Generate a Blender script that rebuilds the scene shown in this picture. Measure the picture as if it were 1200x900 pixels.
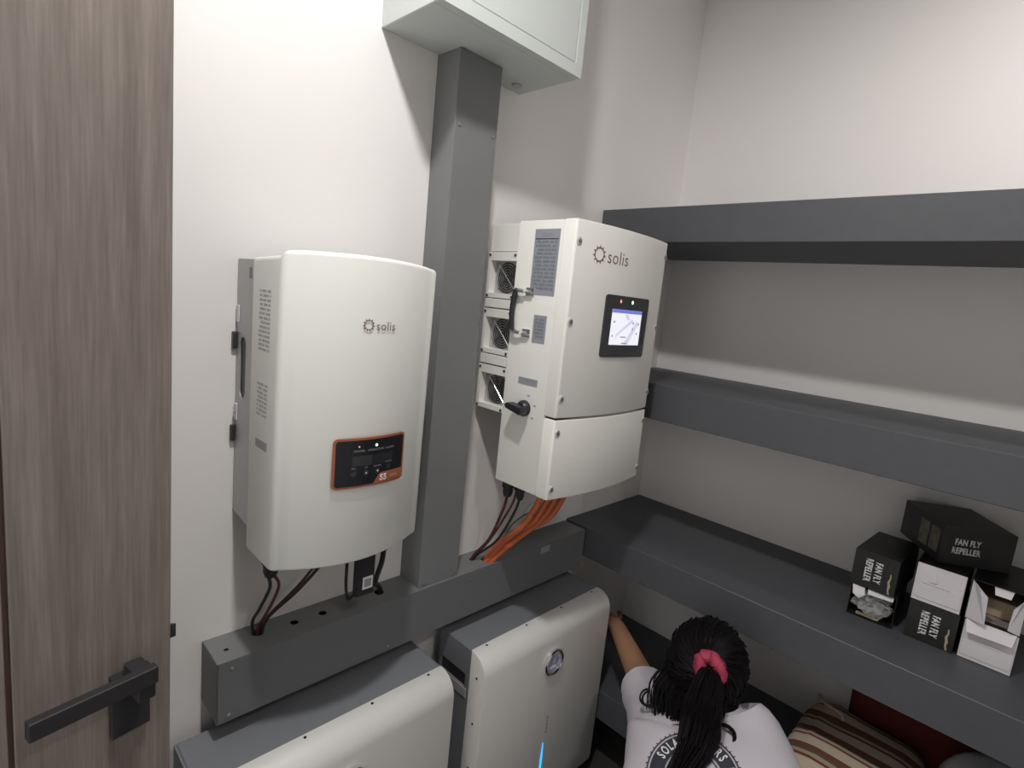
import bpy, bmesh, math, random
from mathutils import Vector, Matrix, noise
from mathutils.bvhtree import BVHTree
from math import sin, cos, pi, radians

for o in list(bpy.data.objects): bpy.data.objects.remove(o)
S = bpy.context.scene
COL = S.collection
random.seed(7)
EYE = 1.55          # camera height; all z below are relative to it

# ------------------------------------------------------------------ camera
F_PX = 643.4
yaw, pitch, roll = radians(45.767), radians(-8.641), radians(-5.735)
fw = Vector((sin(yaw)*cos(pitch), cos(yaw)*cos(pitch), sin(pitch)))
rt = Vector((cos(yaw), -sin(yaw), 0)); dn = fw.cross(rt)
r2 = rt*cos(roll) + dn*sin(roll); d2 = -rt*sin(roll) + dn*cos(roll)
cam_d = bpy.data.cameras.new('camera'); cam = bpy.data.objects.new('camera', cam_d); COL.objects.link(cam)
cam_d.sensor_width = 36; cam_d.lens = F_PX/1200*36; cam_d.clip_start = 0.02
up = -d2; bk = -fw
cam.matrix_world = Matrix(((r2.x, up.x, bk.x, 0), (r2.y, up.y, bk.y, 0), (r2.z, up.z, bk.z, EYE), (0, 0, 0, 1)))
S.camera = cam
# ------------------------------------------------------------------ world, lights, exposure
w = bpy.data.worlds.new('world'); S.world = w; w.use_nodes = True
w.node_tree.nodes['Background'].inputs[0].default_value = (1, 0.97, 0.94, 1)
w.node_tree.nodes['Background'].inputs[1].default_value = 0.75
# position, watts, size, cone, aim; last two added by guess: right-wall wash, front fill
LIGHTS = [((0.317, 0.44, 1.10), 10.4, 0.11, None, None), ((1.15, -0.60, 1.10), 36.0, 0.05, 84, (1.93, 0.02, 0.46)), ((0.317, -0.80, 1.10), 32.0, 0.06, 142, None)]
for (p, e, s, cone, aim) in LIGHTS:
    ld = bpy.data.lights.new('downlight_beam', 'SPOT' if cone else 'AREA'); ld.energy = e
    if cone: ld.spot_size = radians(cone); ld.spot_blend = 1.0; ld.shadow_soft_size = s
    else: ld.shape = 'DISK'; ld.size = s
    ld.color = (1.0, 0.975, 0.95) if not aim else (1.0, 0.94, 0.91)
    lo = bpy.data.objects.new('downlight_beam', ld); COL.objects.link(lo); lo.location = (p[0], p[1], p[2]+EYE)
    if aim: lo.rotation_euler = (Vector(aim)-Vector(p)).to_track_quat('-Z', 'Y').to_euler()
vs = S.view_settings
vs.view_transform = 'Standard'; vs.look = 'None'; vs.gamma = 1; vs.use_curve_mapping = False
vs.exposure = 0.66

# ------------------------------------------------------------------ materials
MATS = {}
def mat(name, col, rough=0.5, metal=0.0, bump=0.0, bscale=200, var=0.0, vscale=4, emit=None, es=1.0, coat=0.0, trans=0.0, alpha=1.0):
    if name in MATS: return MATS[name]
    m = bpy.data.materials.new(name); m.use_nodes = True; MATS[name] = m
    nt = m.node_tree; b = nt.nodes['Principled BSDF']
    b.inputs['Base Color'].default_value = (*col, 1); b.inputs['Roughness'].default_value = rough
    b.inputs['Metallic'].default_value = metal; b.inputs['Coat Weight'].default_value = coat
    b.inputs['Transmission Weight'].default_value = trans; b.inputs['Alpha'].default_value = alpha
    if emit: b.inputs['Emission Color'].default_value = (*emit, 1); b.inputs['Emission Strength'].default_value = es
    tc = nt.nodes.new('ShaderNodeTexCoord')
    if var > 0:
        n = nt.nodes.new('ShaderNodeTexNoise'); n.inputs['Scale'].default_value = vscale; n.inputs['Detail'].default_value = 4
        nt.links.new(tc.outputs['Object'], n.inputs['Vector'])
        r = nt.nodes.new('ShaderNodeMapRange'); r.inputs['From Min'].default_value = .3; r.inputs['From Max'].default_value = .7
        r.inputs['To Min'].default_value = 1-var; r.inputs['To Max'].default_value = 1+var
        nt.links.new(n.outputs['Fac'], r.inputs['Value'])
        v = nt.nodes.new('ShaderNodeVectorMath'); v.operation = 'SCALE'; v.inputs[0].default_value = col
        nt.links.new(r.outputs['Result'], v.inputs['Scale']); nt.links.new(v.outputs[0], b.inputs['Base Color'])
    if bump > 0:
        n = nt.nodes.new('ShaderNodeTexNoise'); n.inputs['Scale'].default_value = bscale; n.inputs['Detail'].default_value = 3
        nt.links.new(tc.outputs['Object'], n.inputs['Vector'])
        bp = nt.nodes.new('ShaderNodeBump'); bp.inputs['Strength'].default_value = bump; bp.inputs['Distance'].default_value = 0.002
        nt.links.new(n.outputs['Fac'], bp.inputs['Height']); nt.links.new(bp.outputs[0], b.inputs['Normal'])
    return m

WALL = mat('wall_paint', (.84, .822, .808), .75, bump=.12, bscale=60, var=.015, vscale=2)
CEIL = mat('ceiling_paint', (.87, .86, .85), .8, bump=.05)
FLOOR = mat('floor_tile', (.06, .057, .055), .35, var=.1, vscale=3)
SHELF = mat('shelf_laminate', (.076, .080, .090), .5, bump=.08, bscale=500, var=.04, vscale=30)
TRUNK = mat('trunking_steel', (.185, .19, .195), .5, bump=.05, bscale=400)
TRUNK_SHADED = mat('trunking_steel_shaded', (.14, .144, .149), .5, bump=.05, bscale=400)  # same steel, darker: shade on the horizontal duct put into the colour
CAB = mat('cabinet_enamel', (.60, .635, .62), .45, bump=.06, bscale=500)
INV = mat('inverter_enamel', (.83, .84, .80), .5, bump=.10, bscale=900)
INV2 = mat('inverter_white_enamel', (.85, .845, .80), .45, bump=.10, bscale=900)
HEAT = mat('heatsink_grey', (.47, .475, .48), .4, metal=.25)
BLK = mat('black_plastic', (.018, .018, .02), .4)
BLKR = mat('black_rubber', (.02, .02, .022), .65)
CHROME = mat('chrome', (.82, .82, .82), .15, metal=1)
STEEL = mat('screw_steel', (.5, .5, .5), .3, metal=1)
DARKM = mat('dark_screw', (.10, .10, .10), .4, metal=.8)
BROWN = mat('logo_brown', (.23, .165, .13), .5)
GREYPR = mat('side_print_grey', (.36, .36, .36), .6)
LABEL = mat('rating_label_grey', (.29, .31, .35), .45)
LABELP = mat('rating_label_print', (.20, .213, .245), .5)
ORANGE = mat('panel_orange', (.34, .105, .05), .45)
PANEL = mat('panel_black_film', (.012, .013, .018), .25)
LCD = mat('lcd_grey', (.035, .037, .038), .2)
LCD2 = mat('lcd_grey_dim', (.022, .024, .026), .2)
PRINTW = mat('panel_print', (.22, .22, .24), .5)
WHITEP = mat('white_print', (.75, .74, .75), .5)
BEZEL = mat('display_bezel', (.045, .047, .055), .3)
SCRW = mat('screen_white', (.1, .1, .1), .3, emit=(.92, .92, 1.0), es=0.58)
SCRB = mat('screen_blue', (.1, .12, .45), .3, emit=(.16, .2, .62), es=0.5)
SCRL = mat('screen_lavender', (.1, .1, .1), .3, emit=(.70, .70, .90), es=0.55)
SCRD = mat('screen_icon', (.2, .2, .25), .3, emit=(.25, .25, .33), es=0.5)
LEDG = mat('led_green', (.1, .8, .15), .3, emit=(.25, 1, .3), es=3.0)
LEDR = mat('led_red', (.6, .1, .1), .3, emit=(1, .25, .25), es=.9)
LEDB = mat('led_blue', (.05, .3, .9), .3, emit=(.03, .36, .95), es=1.1)
ORC = mat('cable_orange', (.52, .13, .045), .45)
RED = mat('cable_dark_red', (.10, .022, .025), .5)
BCAB = mat('cable_black', (.02, .018, .02), .5)
GRC = mat('cable_green', (.16, .20, .12), .5)
WHC = mat('cable_white', (.5, .5, .48), .5)
BATG = mat('battery_grey', (.19, .20, .218), .5, bump=.06, bscale=600)
BATW = mat('battery_white', (.68, .672, .65), .45, bump=.06, bscale=900)
BATD = mat('battery_slate', (.09, .095, .11), .55)
DIAL = mat('dial_face', (.32, .32, .42), .25)
DIALP = mat('dial_print', (.75, .75, .85), .3)
SKIN = mat('skin', (.36, .19, .11), .5, bump=.05, bscale=300)
SHIRT = mat('shirt_cotton', (.55, .52, .57), .9, bump=.25, bscale=700)
NAVY = mat('shirt_print_navy', (.03, .032, .05), .8)
TROU = mat('trousers', (.03, .03, .045), .9)
HAIR = mat('hair_black', (.006, .005, .006), .55)
SCRUN = mat('scrunchie_velvet', (.36, .035, .08), .7, bump=.3, bscale=300)
BOXB = mat('carton_black', (.012, .012, .012), .45, var=.15, vscale=30)
BOXW = mat('carton_white', (.66, .64, .66), .6)
BOXI = mat('carton_inside', (.30, .27, .24), .7)
BOXO = mat('carton_olive_print', (.14, .13, .09), .5, var=.4, vscale=60)
CARD = mat('cardboard_edge', (.42, .32, .22), .8)
FILM = mat('clear_film', (.55, .55, .55), .18, alpha=.45)
REDB = mat('red_blanket', (.095, .009, .008), .9, bump=.3, bscale=200)
PBAG = mat('grey_plastic_bag', (.42, .43, .45), .28, bump=.25, bscale=40)
DOORD = mat('door_groove', (.07, .035, .025), .6)
HANDLE = mat('handle_black', (.025, .024, .026), .45)
LENS = mat('lamp_lens', (.9, .9, .9), .4, emit=(1, .97, .93), es=8)
JAMB = mat('door_frame_brown', (.13, .11, .10), .5)

def wood_mat():
    m = bpy.data.materials.new('door_veneer'); m.use_nodes = True; nt = m.node_tree; b = nt.nodes['Principled BSDF']
    b.inputs['Roughness'].default_value = .55
    tc = nt.nodes.new('ShaderNodeTexCoord'); mp = nt.nodes.new('ShaderNodeMapping'); mp.inputs['Scale'].default_value = (1, 1, .045)
    nt.links.new(tc.outputs['Object'], mp.inputs['Vector'])
    n1 = nt.nodes.new('ShaderNodeTexNoise'); n1.inputs['Scale'].default_value = 42; n1.inputs['Detail'].default_value = 6; n1.inputs['Roughness'].default_value = .6
    n2 = nt.nodes.new('ShaderNodeTexNoise'); n2.inputs['Scale'].default_value = 260; n2.inputs['Detail'].default_value = 3
    for n in (n1, n2): nt.links.new(mp.outputs[0], n.inputs['Vector'])
    mx = nt.nodes.new('ShaderNodeMix'); mx.inputs['Factor'].default_value = .32
    nt.links.new(n1.outputs['Fac'], mx.inputs['A']); nt.links.new(n2.outputs['Fac'], mx.inputs['B'])
    cr = nt.nodes.new('ShaderNodeValToRGB'); e = cr.color_ramp.elements
    e[0].position = .32; e[0].color = (.135, .108, .092, 1); e[1].position = .68; e[1].color = (.275, .235, .212, 1)
    x = cr.color_ramp.elements.new(.5); x.color = (.20, .166, .146, 1)
    nt.links.new(mx.outputs['Result'], cr.inputs[0]); nt.links.new(cr.outputs[0], b.inputs['Base Color'])
    bp = nt.nodes.new('ShaderNodeBump'); bp.inputs['Strength'].default_value = .15; bp.inputs['Distance'].default_value = .002
    nt.links.new(n2.outputs['Fac'], bp.inputs['Height']); nt.links.new(bp.outputs[0], b.inputs['Normal'])
    return m
HAIR.node_tree.nodes['Principled BSDF'].inputs['Specular IOR Level'].default_value = .18
WOOD = wood_mat()

def stripe_mat():
    m = bpy.data.materials.new('striped_fabric'); m.use_nodes = True; nt = m.node_tree; b = nt.nodes['Principled BSDF']
    b.inputs['Roughness'].default_value = .9
    tc = nt.nodes.new('ShaderNodeTexCoord'); sp = nt.nodes.new('ShaderNodeSeparateXYZ'); nt.links.new(tc.outputs['Object'], sp.inputs[0])
    mu = nt.nodes.new('ShaderNodeMath'); mu.operation = 'MULTIPLY'; mu.inputs[1].default_value = 11.5
    nt.links.new(sp.outputs['X'], mu.inputs[0])
    fr = nt.nodes.new('ShaderNodeMath'); fr.operation = 'FRACT'; nt.links.new(mu.outputs[0], fr.inputs[0])
    cr = nt.nodes.new('ShaderNodeValToRGB'); cr.color_ramp.interpolation = 'CONSTANT'; e = cr.color_ramp.elements
    e[0].position = 0; e[0].color = (.47, .41, .31, 1); e[1].position = .42; e[1].color = (.14, .04, .025, 1)
    for p, c in ((.52, (.36, .29, .20, 1)), (.66, (.11, .07, .045, 1)), (.86, (.17, .05, .03, 1))):
        x = cr.color_ramp.elements.new(p); x.color = c
    nt.links.new(fr.outputs[0], cr.inputs[0]); nt.links.new(cr.outputs[0], b.inputs['Base Color'])
    return m
STRIPE = stripe_mat()

# ------------------------------------------------------------------ helpers
OFF = {}
def tag(o, label=None, cat=None, group=None, kind=None):
    if label: o['label'] = label
    if cat: o['category'] = cat
    if group: o['group'] = group
    if kind: o['kind'] = kind
    return o
def empty(name, loc, rz=0.0, label=None, cat=None, group=None, kind=None, rot=None):
    o = bpy.data.objects.new(name, None); COL.objects.link(o); o.empty_display_size = .05
    o.location = (loc[0], loc[1], loc[2]+EYE); o.rotation_euler = rot if rot else (0, 0, rz)
    OFF[o.name] = Vector(loc) if (rz == 0 and rot is None) else Vector((0, 0, 0))
    return tag(o, label, cat, group, kind)
def obj(name, bm, m, parent=None, smooth=False, base=None, fix=True):
    """base (for a top-level mesh) = its origin in eye-relative coords"""
    me = bpy.data.meshes.new(name)
    if fix: bmesh.ops.recalc_face_normals(bm, faces=bm.faces[:])
    off = OFF[parent.name] if parent else Vector(base if base else (0, 0, 0))
    bmesh.ops.translate(bm, verts=bm.verts[:], vec=-off)
    bm.to_mesh(me); bm.free()
    o = bpy.data.objects.new(name, me); COL.objects.link(o)
    ms = m if isinstance(m, (list, tuple)) else [m]
    for x in ms: me.materials.append(x)
    if smooth:
        for p in me.polygons: p.use_smooth = True
        try: me.set_sharp_from_angle(angle=radians(38))
        except Exception: pass
    if parent: o.parent = parent
    else: o.location = (off.x, off.y, off.z+EYE)
    OFF[o.name] = off.copy()
    return o
def box(x0, x1, y0, y1, z0, z1, bev=0.0, seg=2, bm=None):
    t = bmesh.new()
    bmesh.ops.create_cube(t, size=1)
    for v in t.verts: v.co = Vector(((x0+x1)/2+v.co.x*(x1-x0), (y0+y1)/2+v.co.y*(y1-y0), (z0+z1)/2+v.co.z*(z1-z0)))
    if bev: bmesh.ops.bevel(t, geom=t.edges[:], offset=bev, segments=seg, affect='EDGES', profile=.5)
    return join(bm, t)
def join(bm, t):
    if bm is None: return t
    me = bpy.data.meshes.new('tmp'); t.to_mesh(me); t.free(); bm.from_mesh(me); bpy.data.meshes.remove(me)
    return bm
AX = {'x': (Vector((0, 1, 0)), Vector((0, 0, 1)), Vector((1, 0, 0))), 'y': (Vector((1, 0, 0)), Vector((0, 0, 1)), Vector((0, 1, 0))), 'z': (Vector((1, 0, 0)), Vector((0, 1, 0)), Vector((0, 0, 1)))}
def prism(pts, axis, a, b, bev=0.0, bm=None, seg=2):
    """outline in the plane normal to axis, extruded from a to b"""
    t = bmesh.new(); U, V, N = AX[axis]
    lo = [t.verts.new(U*p[0]+V*p[1]+N*a) for p in pts]; hi = [t.verts.new(U*p[0]+V*p[1]+N*b) for p in pts]
    f1 = t.faces.new(lo); f2 = t.faces.new(hi); n = len(pts)
    for i in range(n): t.faces.new((lo[i], lo[(i+1) % n], hi[(i+1) % n], hi[i]))
    if bev:
        bmesh.ops.recalc_face_normals(t, faces=t.faces[:])
        ed = list(f1.edges)+list(f2.edges)
        bmesh.ops.bevel(t, geom=ed, offset=bev, segments=seg, affect='EDGES', profile=.5)
    return join(bm, t)
def circ(cx, cy, r, n=20, ry=None, a0=0): return [(cx+r*cos(a0+2*pi*i/n), cy+(ry or r)*sin(a0+2*pi*i/n)) for i in range(n)]
def rrect(x0, x1, y0, y1, r, n=5):
    p = []
    for (cx, cy, a) in ((x1-r, y0+r, -pi/2), (x1-r, y1-r, 0), (x0+r, y1-r, pi/2), (x0+r, y0+r, pi)):
        for i in range(n+1): p.append((cx+r*cos(a+pi/2*i/n), cy+r*sin(a+pi/2*i/n)))
    return p
def plate(outer, holes, axis, a, b):
    """flat plate with real holes"""
    t = bmesh.new(); U, V, N = AX[axis]; loops = []
    for lp in [outer]+holes:
        vs_ = [t.verts.new(U*p[0]+V*p[1]+N*a) for p in lp]
        for i in range(len(vs_)): t.edges.new((vs_[i], vs_[(i+1) % len(vs_)]))
    bmesh.ops.triangle_fill(t, use_beauty=True, use_dissolve=False, edges=t.edges[:])
    g = bmesh.ops.extrude_face_region(t, geom=t.faces[:])
    vv = [e for e in g['geom'] if isinstance(e, bmesh.types.BMVert)]
    bmesh.ops.translate(t, verts=vv, vec=N*(b-a))
    return t
def tube(pts, r, n=8, bm=None, closed=False, caps=True):
    t = bmesh.new(); P = [Vector(p) for p in pts]; rings = []; N = len(P)
    R = r if isinstance(r, (list, tuple)) else [r]*N
    up_ = None
    for i in range(N):
        if closed: d = P[(i+1) % N]-P[i-1]
        else: d = P[min(i+1, N-1)]-P[max(i-1, 0)]
        d.normalize()
        if up_ is None:
            up_ = Vector((0, 0, 1)) if abs(d.z) < .9 else Vector((1, 0, 0))
        up_ = (up_-d*up_.dot(d)).normalized(); s = d.cross(up_)
        rings.append([t.verts.new(P[i]+(up_*cos(2*pi*k/n)+s*sin(2*pi*k/n))*R[i]) for k in range(n)])
    for i in range(N if closed else N-1):
        A, B = rings[i], rings[(i+1) % N]
        for k in range(n): t.faces.new((A[k], A[(k+1) % n], B[(k+1) % n], B[k]))
    if caps and not closed: t.faces.new(rings[0]); t.faces.new(rings[-1])
    return join(bm, t)
def bez(cps, n=14):
    """Catmull-Rom through points"""
    P = [Vector(p) for p in cps]; P = [P[0]*2-P[1]]+P+[P[-1]*2-P[-2]]; out = []
    for i in range(1, len(P)-2):
        for k in range(n):
            t = k/n; a, b, c, d = P[i-1:i+3]
            out.append(.5*((2*b)+(c-a)*t+(2*a-5*b+4*c-d)*t*t+(3*b-a-3*c+d)*t**3))
    out.append(P[-2]); return out
def textbm(s, size, align='CENTER', bold=0.0, xs=1.0):
    cu = bpy.data.curves.new('t', 'FONT'); cu.body = s; cu.size = size; cu.align_x = align; cu.align_y = 'CENTER'; cu.offset = bold; cu.resolution_u = 3; cu.space_line = .8; cu.space_character = 1.06
    o = bpy.data.objects.new('t', cu); COL.objects.link(o)
    dg = bpy.context.evaluated_depsgraph_get(); me = bpy.data.meshes.new_from_object(o.evaluated_get(dg))
    bm = bmesh.new(); bm.from_mesh(me)
    for v in bm.verts: v.co.x *= xs
    bpy.data.objects.remove(o); bpy.data.curves.remove(cu); bpy.data.meshes.remove(me)
    return bm
def place2d(bm, origin, U, V, fn=None):
    """map flat xy mesh to origin + U x + V y, then optional fn(co)"""
    U = Vector(U); V = Vector(V); O = Vector(origin)
    for v in bm.verts:
        c = O+U*v.co.x+V*v.co.y
        v.co = fn(c) if fn else c
    return bm
def flat(pts, bm=None):
    t = bmesh.new(); t.faces.new([t.verts.new((p[0], p[1], 0)) for p in pts]); return join(bm, t)
def thicken(bm, vec):
    g = bmesh.ops.extrude_face_region(bm, geom=bm.faces[:])
    vv = [e for e in g['geom'] if isinstance(e, bmesh.types.BMVert)]
    bmesh.ops.translate(bm, verts=vv, vec=Vector(vec)); return bm
def lathe(prof, axis_pt, axis='y', n=24, bm=None):
    """prof list of (r, h) along axis"""
    t = bmesh.new(); U, V, N = AX[axis]; O = Vector(axis_pt); rings = []
    for r, h in prof: rings.append([t.verts.new(O+N*h+(U*cos(2*pi*k/n)+V*sin(2*pi*k/n))*max(r, 1e-5)) for k in range(n)])
    for i in range(len(prof)-1):
        for k in range(n): t.faces.new((rings[i][k], rings[i][(k+1) % n], rings[i+1][(k+1) % n], rings[i+1][k]))
    t.faces.new(rings[0]); t.faces.new(rings[-1])
    return join(bm, t)

# ------------------------------------------------------------------ the room
XL, XR, YB, YF, ZF, ZC = -.62, 1.93, 1.10, -1.45, -1.55, 1.13
def struct(name, bm, m): return tag(obj(name, bm, m), kind='structure')
struct('wall_back', box(XL-.1, XR+.1, YB, YB+.1, ZF, ZC), WALL)
struct('wall_right', box(XR, XR+.1, YF, YB, ZF, ZC), WALL)
struct('wall_front', box(XL-.1, XR+.1, YF-.1, YF, ZF, ZC), WALL)
wl = box(XL-.1, XL, YF, -.16, ZF, ZC); box(XL-.1, XL, .72, YB, ZF, ZC, bm=wl); box(XL-.1, XL, -.16, .72, .66, ZC, bm=wl)
struct('wall_left', wl, WALL)
struct('floor', box(XL-.1, XR+.1, YF-.1, YB+.1, ZF-.1, ZF), FLOOR)
struct('ceiling', box(XL-.1, XR+.1, YF-.1, YB+.1, ZC, ZC+.1), CEIL)
tr = box(XL-.11, XL+.01, -.16, -.12, ZF, .66); box(XL-.11, XL+.01, .69, .72, ZF, .66, bm=tr); box(XL-.11, XL+.01, -.16, .72, .62, .66, bm=tr)
struct('trim_1', tr, JAMB)

# door, swung open against the back wall
door = empty('door_1', (-.577, .689, ZF), rz=math.atan2(.204, .979), kind='structure')
DH = 2.14
slab = box(.6205, .80, 0, .04, .01, DH, .0012, 1); box(.0, .6145, 0, .04, .01, DH, .0012, 1, bm=slab)
obj('door_leaf', slab, WOOD, door)
obj('groove_strip', box(.6143, .6207, .004, .036, .012, DH-.002), DOORD, door)
HZ = 1.0
obj('handle_plate', box(.720, .768, -.010, 0, HZ-.105, HZ-.012, .001), HANDLE, door)
lev = box(.734, .756, -.055, -.010, HZ-.034, HZ+.006, .002); box(.618, .757, -.060, -.046, HZ-.011, HZ+.013, .0015, bm=lev)
obj('lever', lev, HANDLE, door)
obj('handle_back', box(.618, .757, .05, .064, HZ-.011, HZ+.011, .0015, bm=box(.734, .756, .04, .055, HZ-.011, HZ+.011)), HANDLE, door)
obj('latch_bolt', prism([(.80, .012), (.813, .012), (.80, .026)], 'z', HZ-.002, HZ+.019), DARKM, door)
obj('edge_plate', box(.8, .801, .008, .032, HZ-.07, HZ+.07), DARKM, door)

# downlights; fittings of the two added spots are invented as well
for i, (p, e, s, cone, aim) in enumerate(LIGHTS):
    t = empty('downlight', (p[0], p[1], ZC), label=['round recessed downlight in ceiling above the wall with inverters', 'added recessed downlight in ceiling, aimed at the right wall to brighten it', 'added recessed downlight near the front wall, fill for the inverter fronts'][i], cat='light', group='ceiling downlights')
    obj('trim_ring', lathe([(.058, 0), (.075, 0), (.074, -.006), (.060, -.012)], (p[0], p[1], ZC), 'z', 32), BATW, t)
    obj('lens', lathe([(.001, -.001), (.057, -.001), (.057, -.003), (.001, -.003)], (p[0], p[1], ZC), 'z', 32), LENS, t)

# ------------------------------------------------------------------ shelves
XS = 1.465
for nm, z0, z1, lab in (('wall_shelf', .21, .311, 'thick dark grey box shelf, topmost, bare, above eye level'),
                        ('wall_shelf', -.311, -.203, 'thick dark grey box shelf, second from the top, empty'),
                        ('wall_shelf', -.828, -.726, 'thick dark grey box shelf carrying the black cartons'),
                        ('wall_shelf', -1.352, -1.252, 'lowest dark grey box shelf, below the cartons, holding striped cushion')):
    tag(obj(nm, box(XS, XR-.0005, YF+.001, YB-.0005, z0, z1, .0015, 1, ), SHELF, base=(XS, 0, z0)), lab, 'shelf', 'thick box shelves on the right wall')

# ------------------------------------------------------------------ distribution cabinet
cx0, cx1, cy0, cz0, cz1 = .640, 1.052, .900, .526, 1.06
cab = empty('distribution_cabinet', (.846, 1.0, cz0), label='pale grey metal electrical cabinet mounted high on the wall', cat='cabinet')
b = box(cx0, cx1, cy0+.02, YB-.0005, cz0, cz1, .0015, 1)
obj('body', b, CAB, cab)
obj('front_frame', plate(rrect(cx0, cx1, cz0, cz1, .002, 1), [rrect(cx0+.024, cx1-.022, cz0+.026, cz1-.024, .003, 2)], 'y', cy0, cy0+.0195), CAB, cab)
dr = obj('cabinet_door', box(cx0+.0265, cx1-.0245, cy0+.002, cy0+.0185, cz0+.0285, cz1-.0265, .001, 1), CAB, cab)
obj('lock', lathe([(.001, 0), (.012, 0), (.012, -.006), (.001, -.006)], (cx0+.05, cy0+.002, .8), 'y', 16), CHROME, dr)
obj('cable_gland', lathe([(.011, 0), (.013, 0), (.013, -.004), (.011, -.004)], (1.0, 1.06, cz0), 'z', 16), HEAT, cab)

# ------------------------------------------------------------------ vertical duct
def screw(parent, p, axis, r=.004, m=STEEL, h=.0025, sgn=-1):
    return obj('screw', lathe([(r, 0), (r, sgn*h*.6), (r*.6, sgn*h), (.0005, sgn*h)], p, axis, 10), m, parent, smooth=True)
vx0, vx1, vy = .786, .908, 1.0165
duct = empty('vertical_duct', (.847, 1.06, -.731), label='tall grey steel cable duct running down from cabinet to horizontal duct', cat='duct')
obj('channel', box(vx0, vx1, vy+.0025, YB-.0005, -.7305, cz0-.0005), TRUNK, duct)
obj('lid', box(vx0-.0015, vx1+.0015, vy, vy+.0028, -.7385, cz0-.001, .0008, 1), TRUNK, duct)
for (x, z) in ((vx0+.012, .37), (vx1-.012, .37), (vx0+.014, -.722), (vx1-.014, -.722)): screw(duct, (x, vy, z), 'y')
# ------------------------------------------------------------------ horizontal duct
tx0, tx1, ty, tz0, tz1 = .322, 1.455, 1.0075, -.857, -.731
hd = empty('horizontal_duct', (.88, 1.05, tz0), label='long grey steel cable duct running along wall under both inverters', cat='duct')
holes = [circ(.416, 1.066, .012, 12), circ(.490, 1.058, .009, 12), circ(.553, 1.056, .009, 12), circ(.651, 1.078, .010, 12),
         rrect(.345, .353, 1.043, 1.051, .001, 1), circ(1.0, 1.062, .008, 12), circ(1.038, 1.035, .020, 14), circ(.70, 1.06, .012, 12)]
ds = plate([(tx0, ty+.002), (tx1, ty+.002), (tx1, YB-.0005), (tx0, YB-.0005)], holes, 'z', tz1-.0015, tz1)
obj('top_plate', ds, TRUNK, hd)
bd = box(tx0, tx1, YB-.002, YB-.0005, tz0, tz1-.0016); box(tx0, tx1, ty+.002, YB-.002, tz0, tz0+.0015, bm=bd)
box(tx1-.0015, tx1, ty+.002, YB-.002, tz0+.0015, tz1-.0016, bm=bd)
obj('channel', bd, TRUNK_SHADED, hd)
obj('front_lid', box(tx0+.0005, tx1, ty, ty+.0018, tz0-.002, tz1+.0012, .0006, 1), TRUNK_SHADED, hd)
obj('end_cap', box(tx0-.0015, tx0, ty+.0005, YB-.001, tz0, tz1, .0005, 1), TRUNK_SHADED, hd)
for (x, z) in ((.348, -.748), (.343, -.845), (.95, -.748), (1.30, -.845), (.70, -.845)): screw(hd, (x, ty, z), 'y')
obj('sticker', box(1.235, 1.275, ty-.0006, ty-.0001, -.757, -.737), LABEL, hd)

# ------------------------------------------------------------------ inverter kit
def front_outline(x0, x1, yb, ye, bulge, r, n=22):
    """plan outline, bowed front, rounded front corners (points x,y)"""
    pts = [(x0, yb)]
    xa, xb = x0+r, x1-r; xm = (x0+x1)/2; hw = (x1-x0)/2
    yf = lambda x: ye-bulge*(1-((x-xm)/hw)**2)
    for i in range(7):
        a = pi/2*i/6; pts.append((x0+r-r*cos(a), yf(xa)+r-r*sin(a)))
    for i in range(1, n): x = xa+(xb-xa)*i/n; pts.append((x, yf(x)))
    for i in range(7):
        a = pi/2*i/6; pts.append((x1-r+r*sin(a), yf(xb)+r-r*cos(a)))
    pts.append((x1, yb))
    return pts, yf
def sun_gear(R, bm=None, n=11):
    """ring with spikes, flat in xy"""
    t = bmesh.new(); inn, out = [], []; k = n*6
    def rad(i):
        ph = (i % 6)
        return {0: 1.0, 1: .80, 2: .72, 3: .72, 4: .72, 5: .80}[ph]
    for i in range(k):
        a = 2*pi*i/k+pi/2
        inn.append(t.verts.new((R*.58*cos(a), R*.58*sin(a), 0))); out.append(t.verts.new((R*rad(i)*cos(a), R*rad(i)*sin(a), 0)))
    for i in range(k): j = (i+1) % k; t.faces.new((inn[i], out[i], out[j], inn[j]))
    return join(bm, t)
def subdiv(bm, l):
    for _ in range(3):
        e = [x for x in bm.edges if x.calc_length() > l]
        if not e: break
        bmesh.ops.subdivide_edges(bm, edges=e, cuts=1); bmesh.ops.triangulate(bm, faces=[f for f in bm.faces if len(f.verts) > 4])
    return bm
def on_front(parent, name, bm, m, xc, zc, yf, eps, thick=.0006):
    subdiv(bm, .03)
    place2d(bm, (xc, 0, zc), (1, 0, 0), (0, 0, 1), lambda c: Vector((c.x, yf(c.x)-eps, c.z)))
    thicken(bm, (0, -thick, 0))
    return obj(name, bm, m, parent)

# ---------------- inverter 1 (left, sun logo, orange framed panel)
ix0, ix1, izb, izt = .372, .684, -.517, .044
i1 = empty('string_inverter', (.528, 1.0, izb), label='pale grey wall inverter with orange-edged black panel, left of the duct', cat='inverter')
out1, yf1 = front_outline(ix0, ix1, 1.022, .907, .048, .016)
t = prism(out1, 'z', izb, izt, .008, seg=3)
for v in t.verts:      # lower and upper edges of the front pull back a little
    u_ = (v.co.x-(ix0+ix1)/2)/((ix1-ix0)/2)
    if v.co.y < .93: v.co.z += (.007 if v.co.z > izt-.05 else (-.004 if v.co.z < izb+.05 else 0))*(1-u_*u_)
    if v.co.z > izt-.05: q = max(0, min(1, (v.co.y-.9000)/.022)); v.co.z -= .013*q*q*(3-2*q)
    if v.co.z < izb+.05 and v.co.y < .95: v.co.y += .010*((izb+.05-v.co.z)/.05)**2
obj('cover', t, INV, i1, smooth=True)
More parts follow.
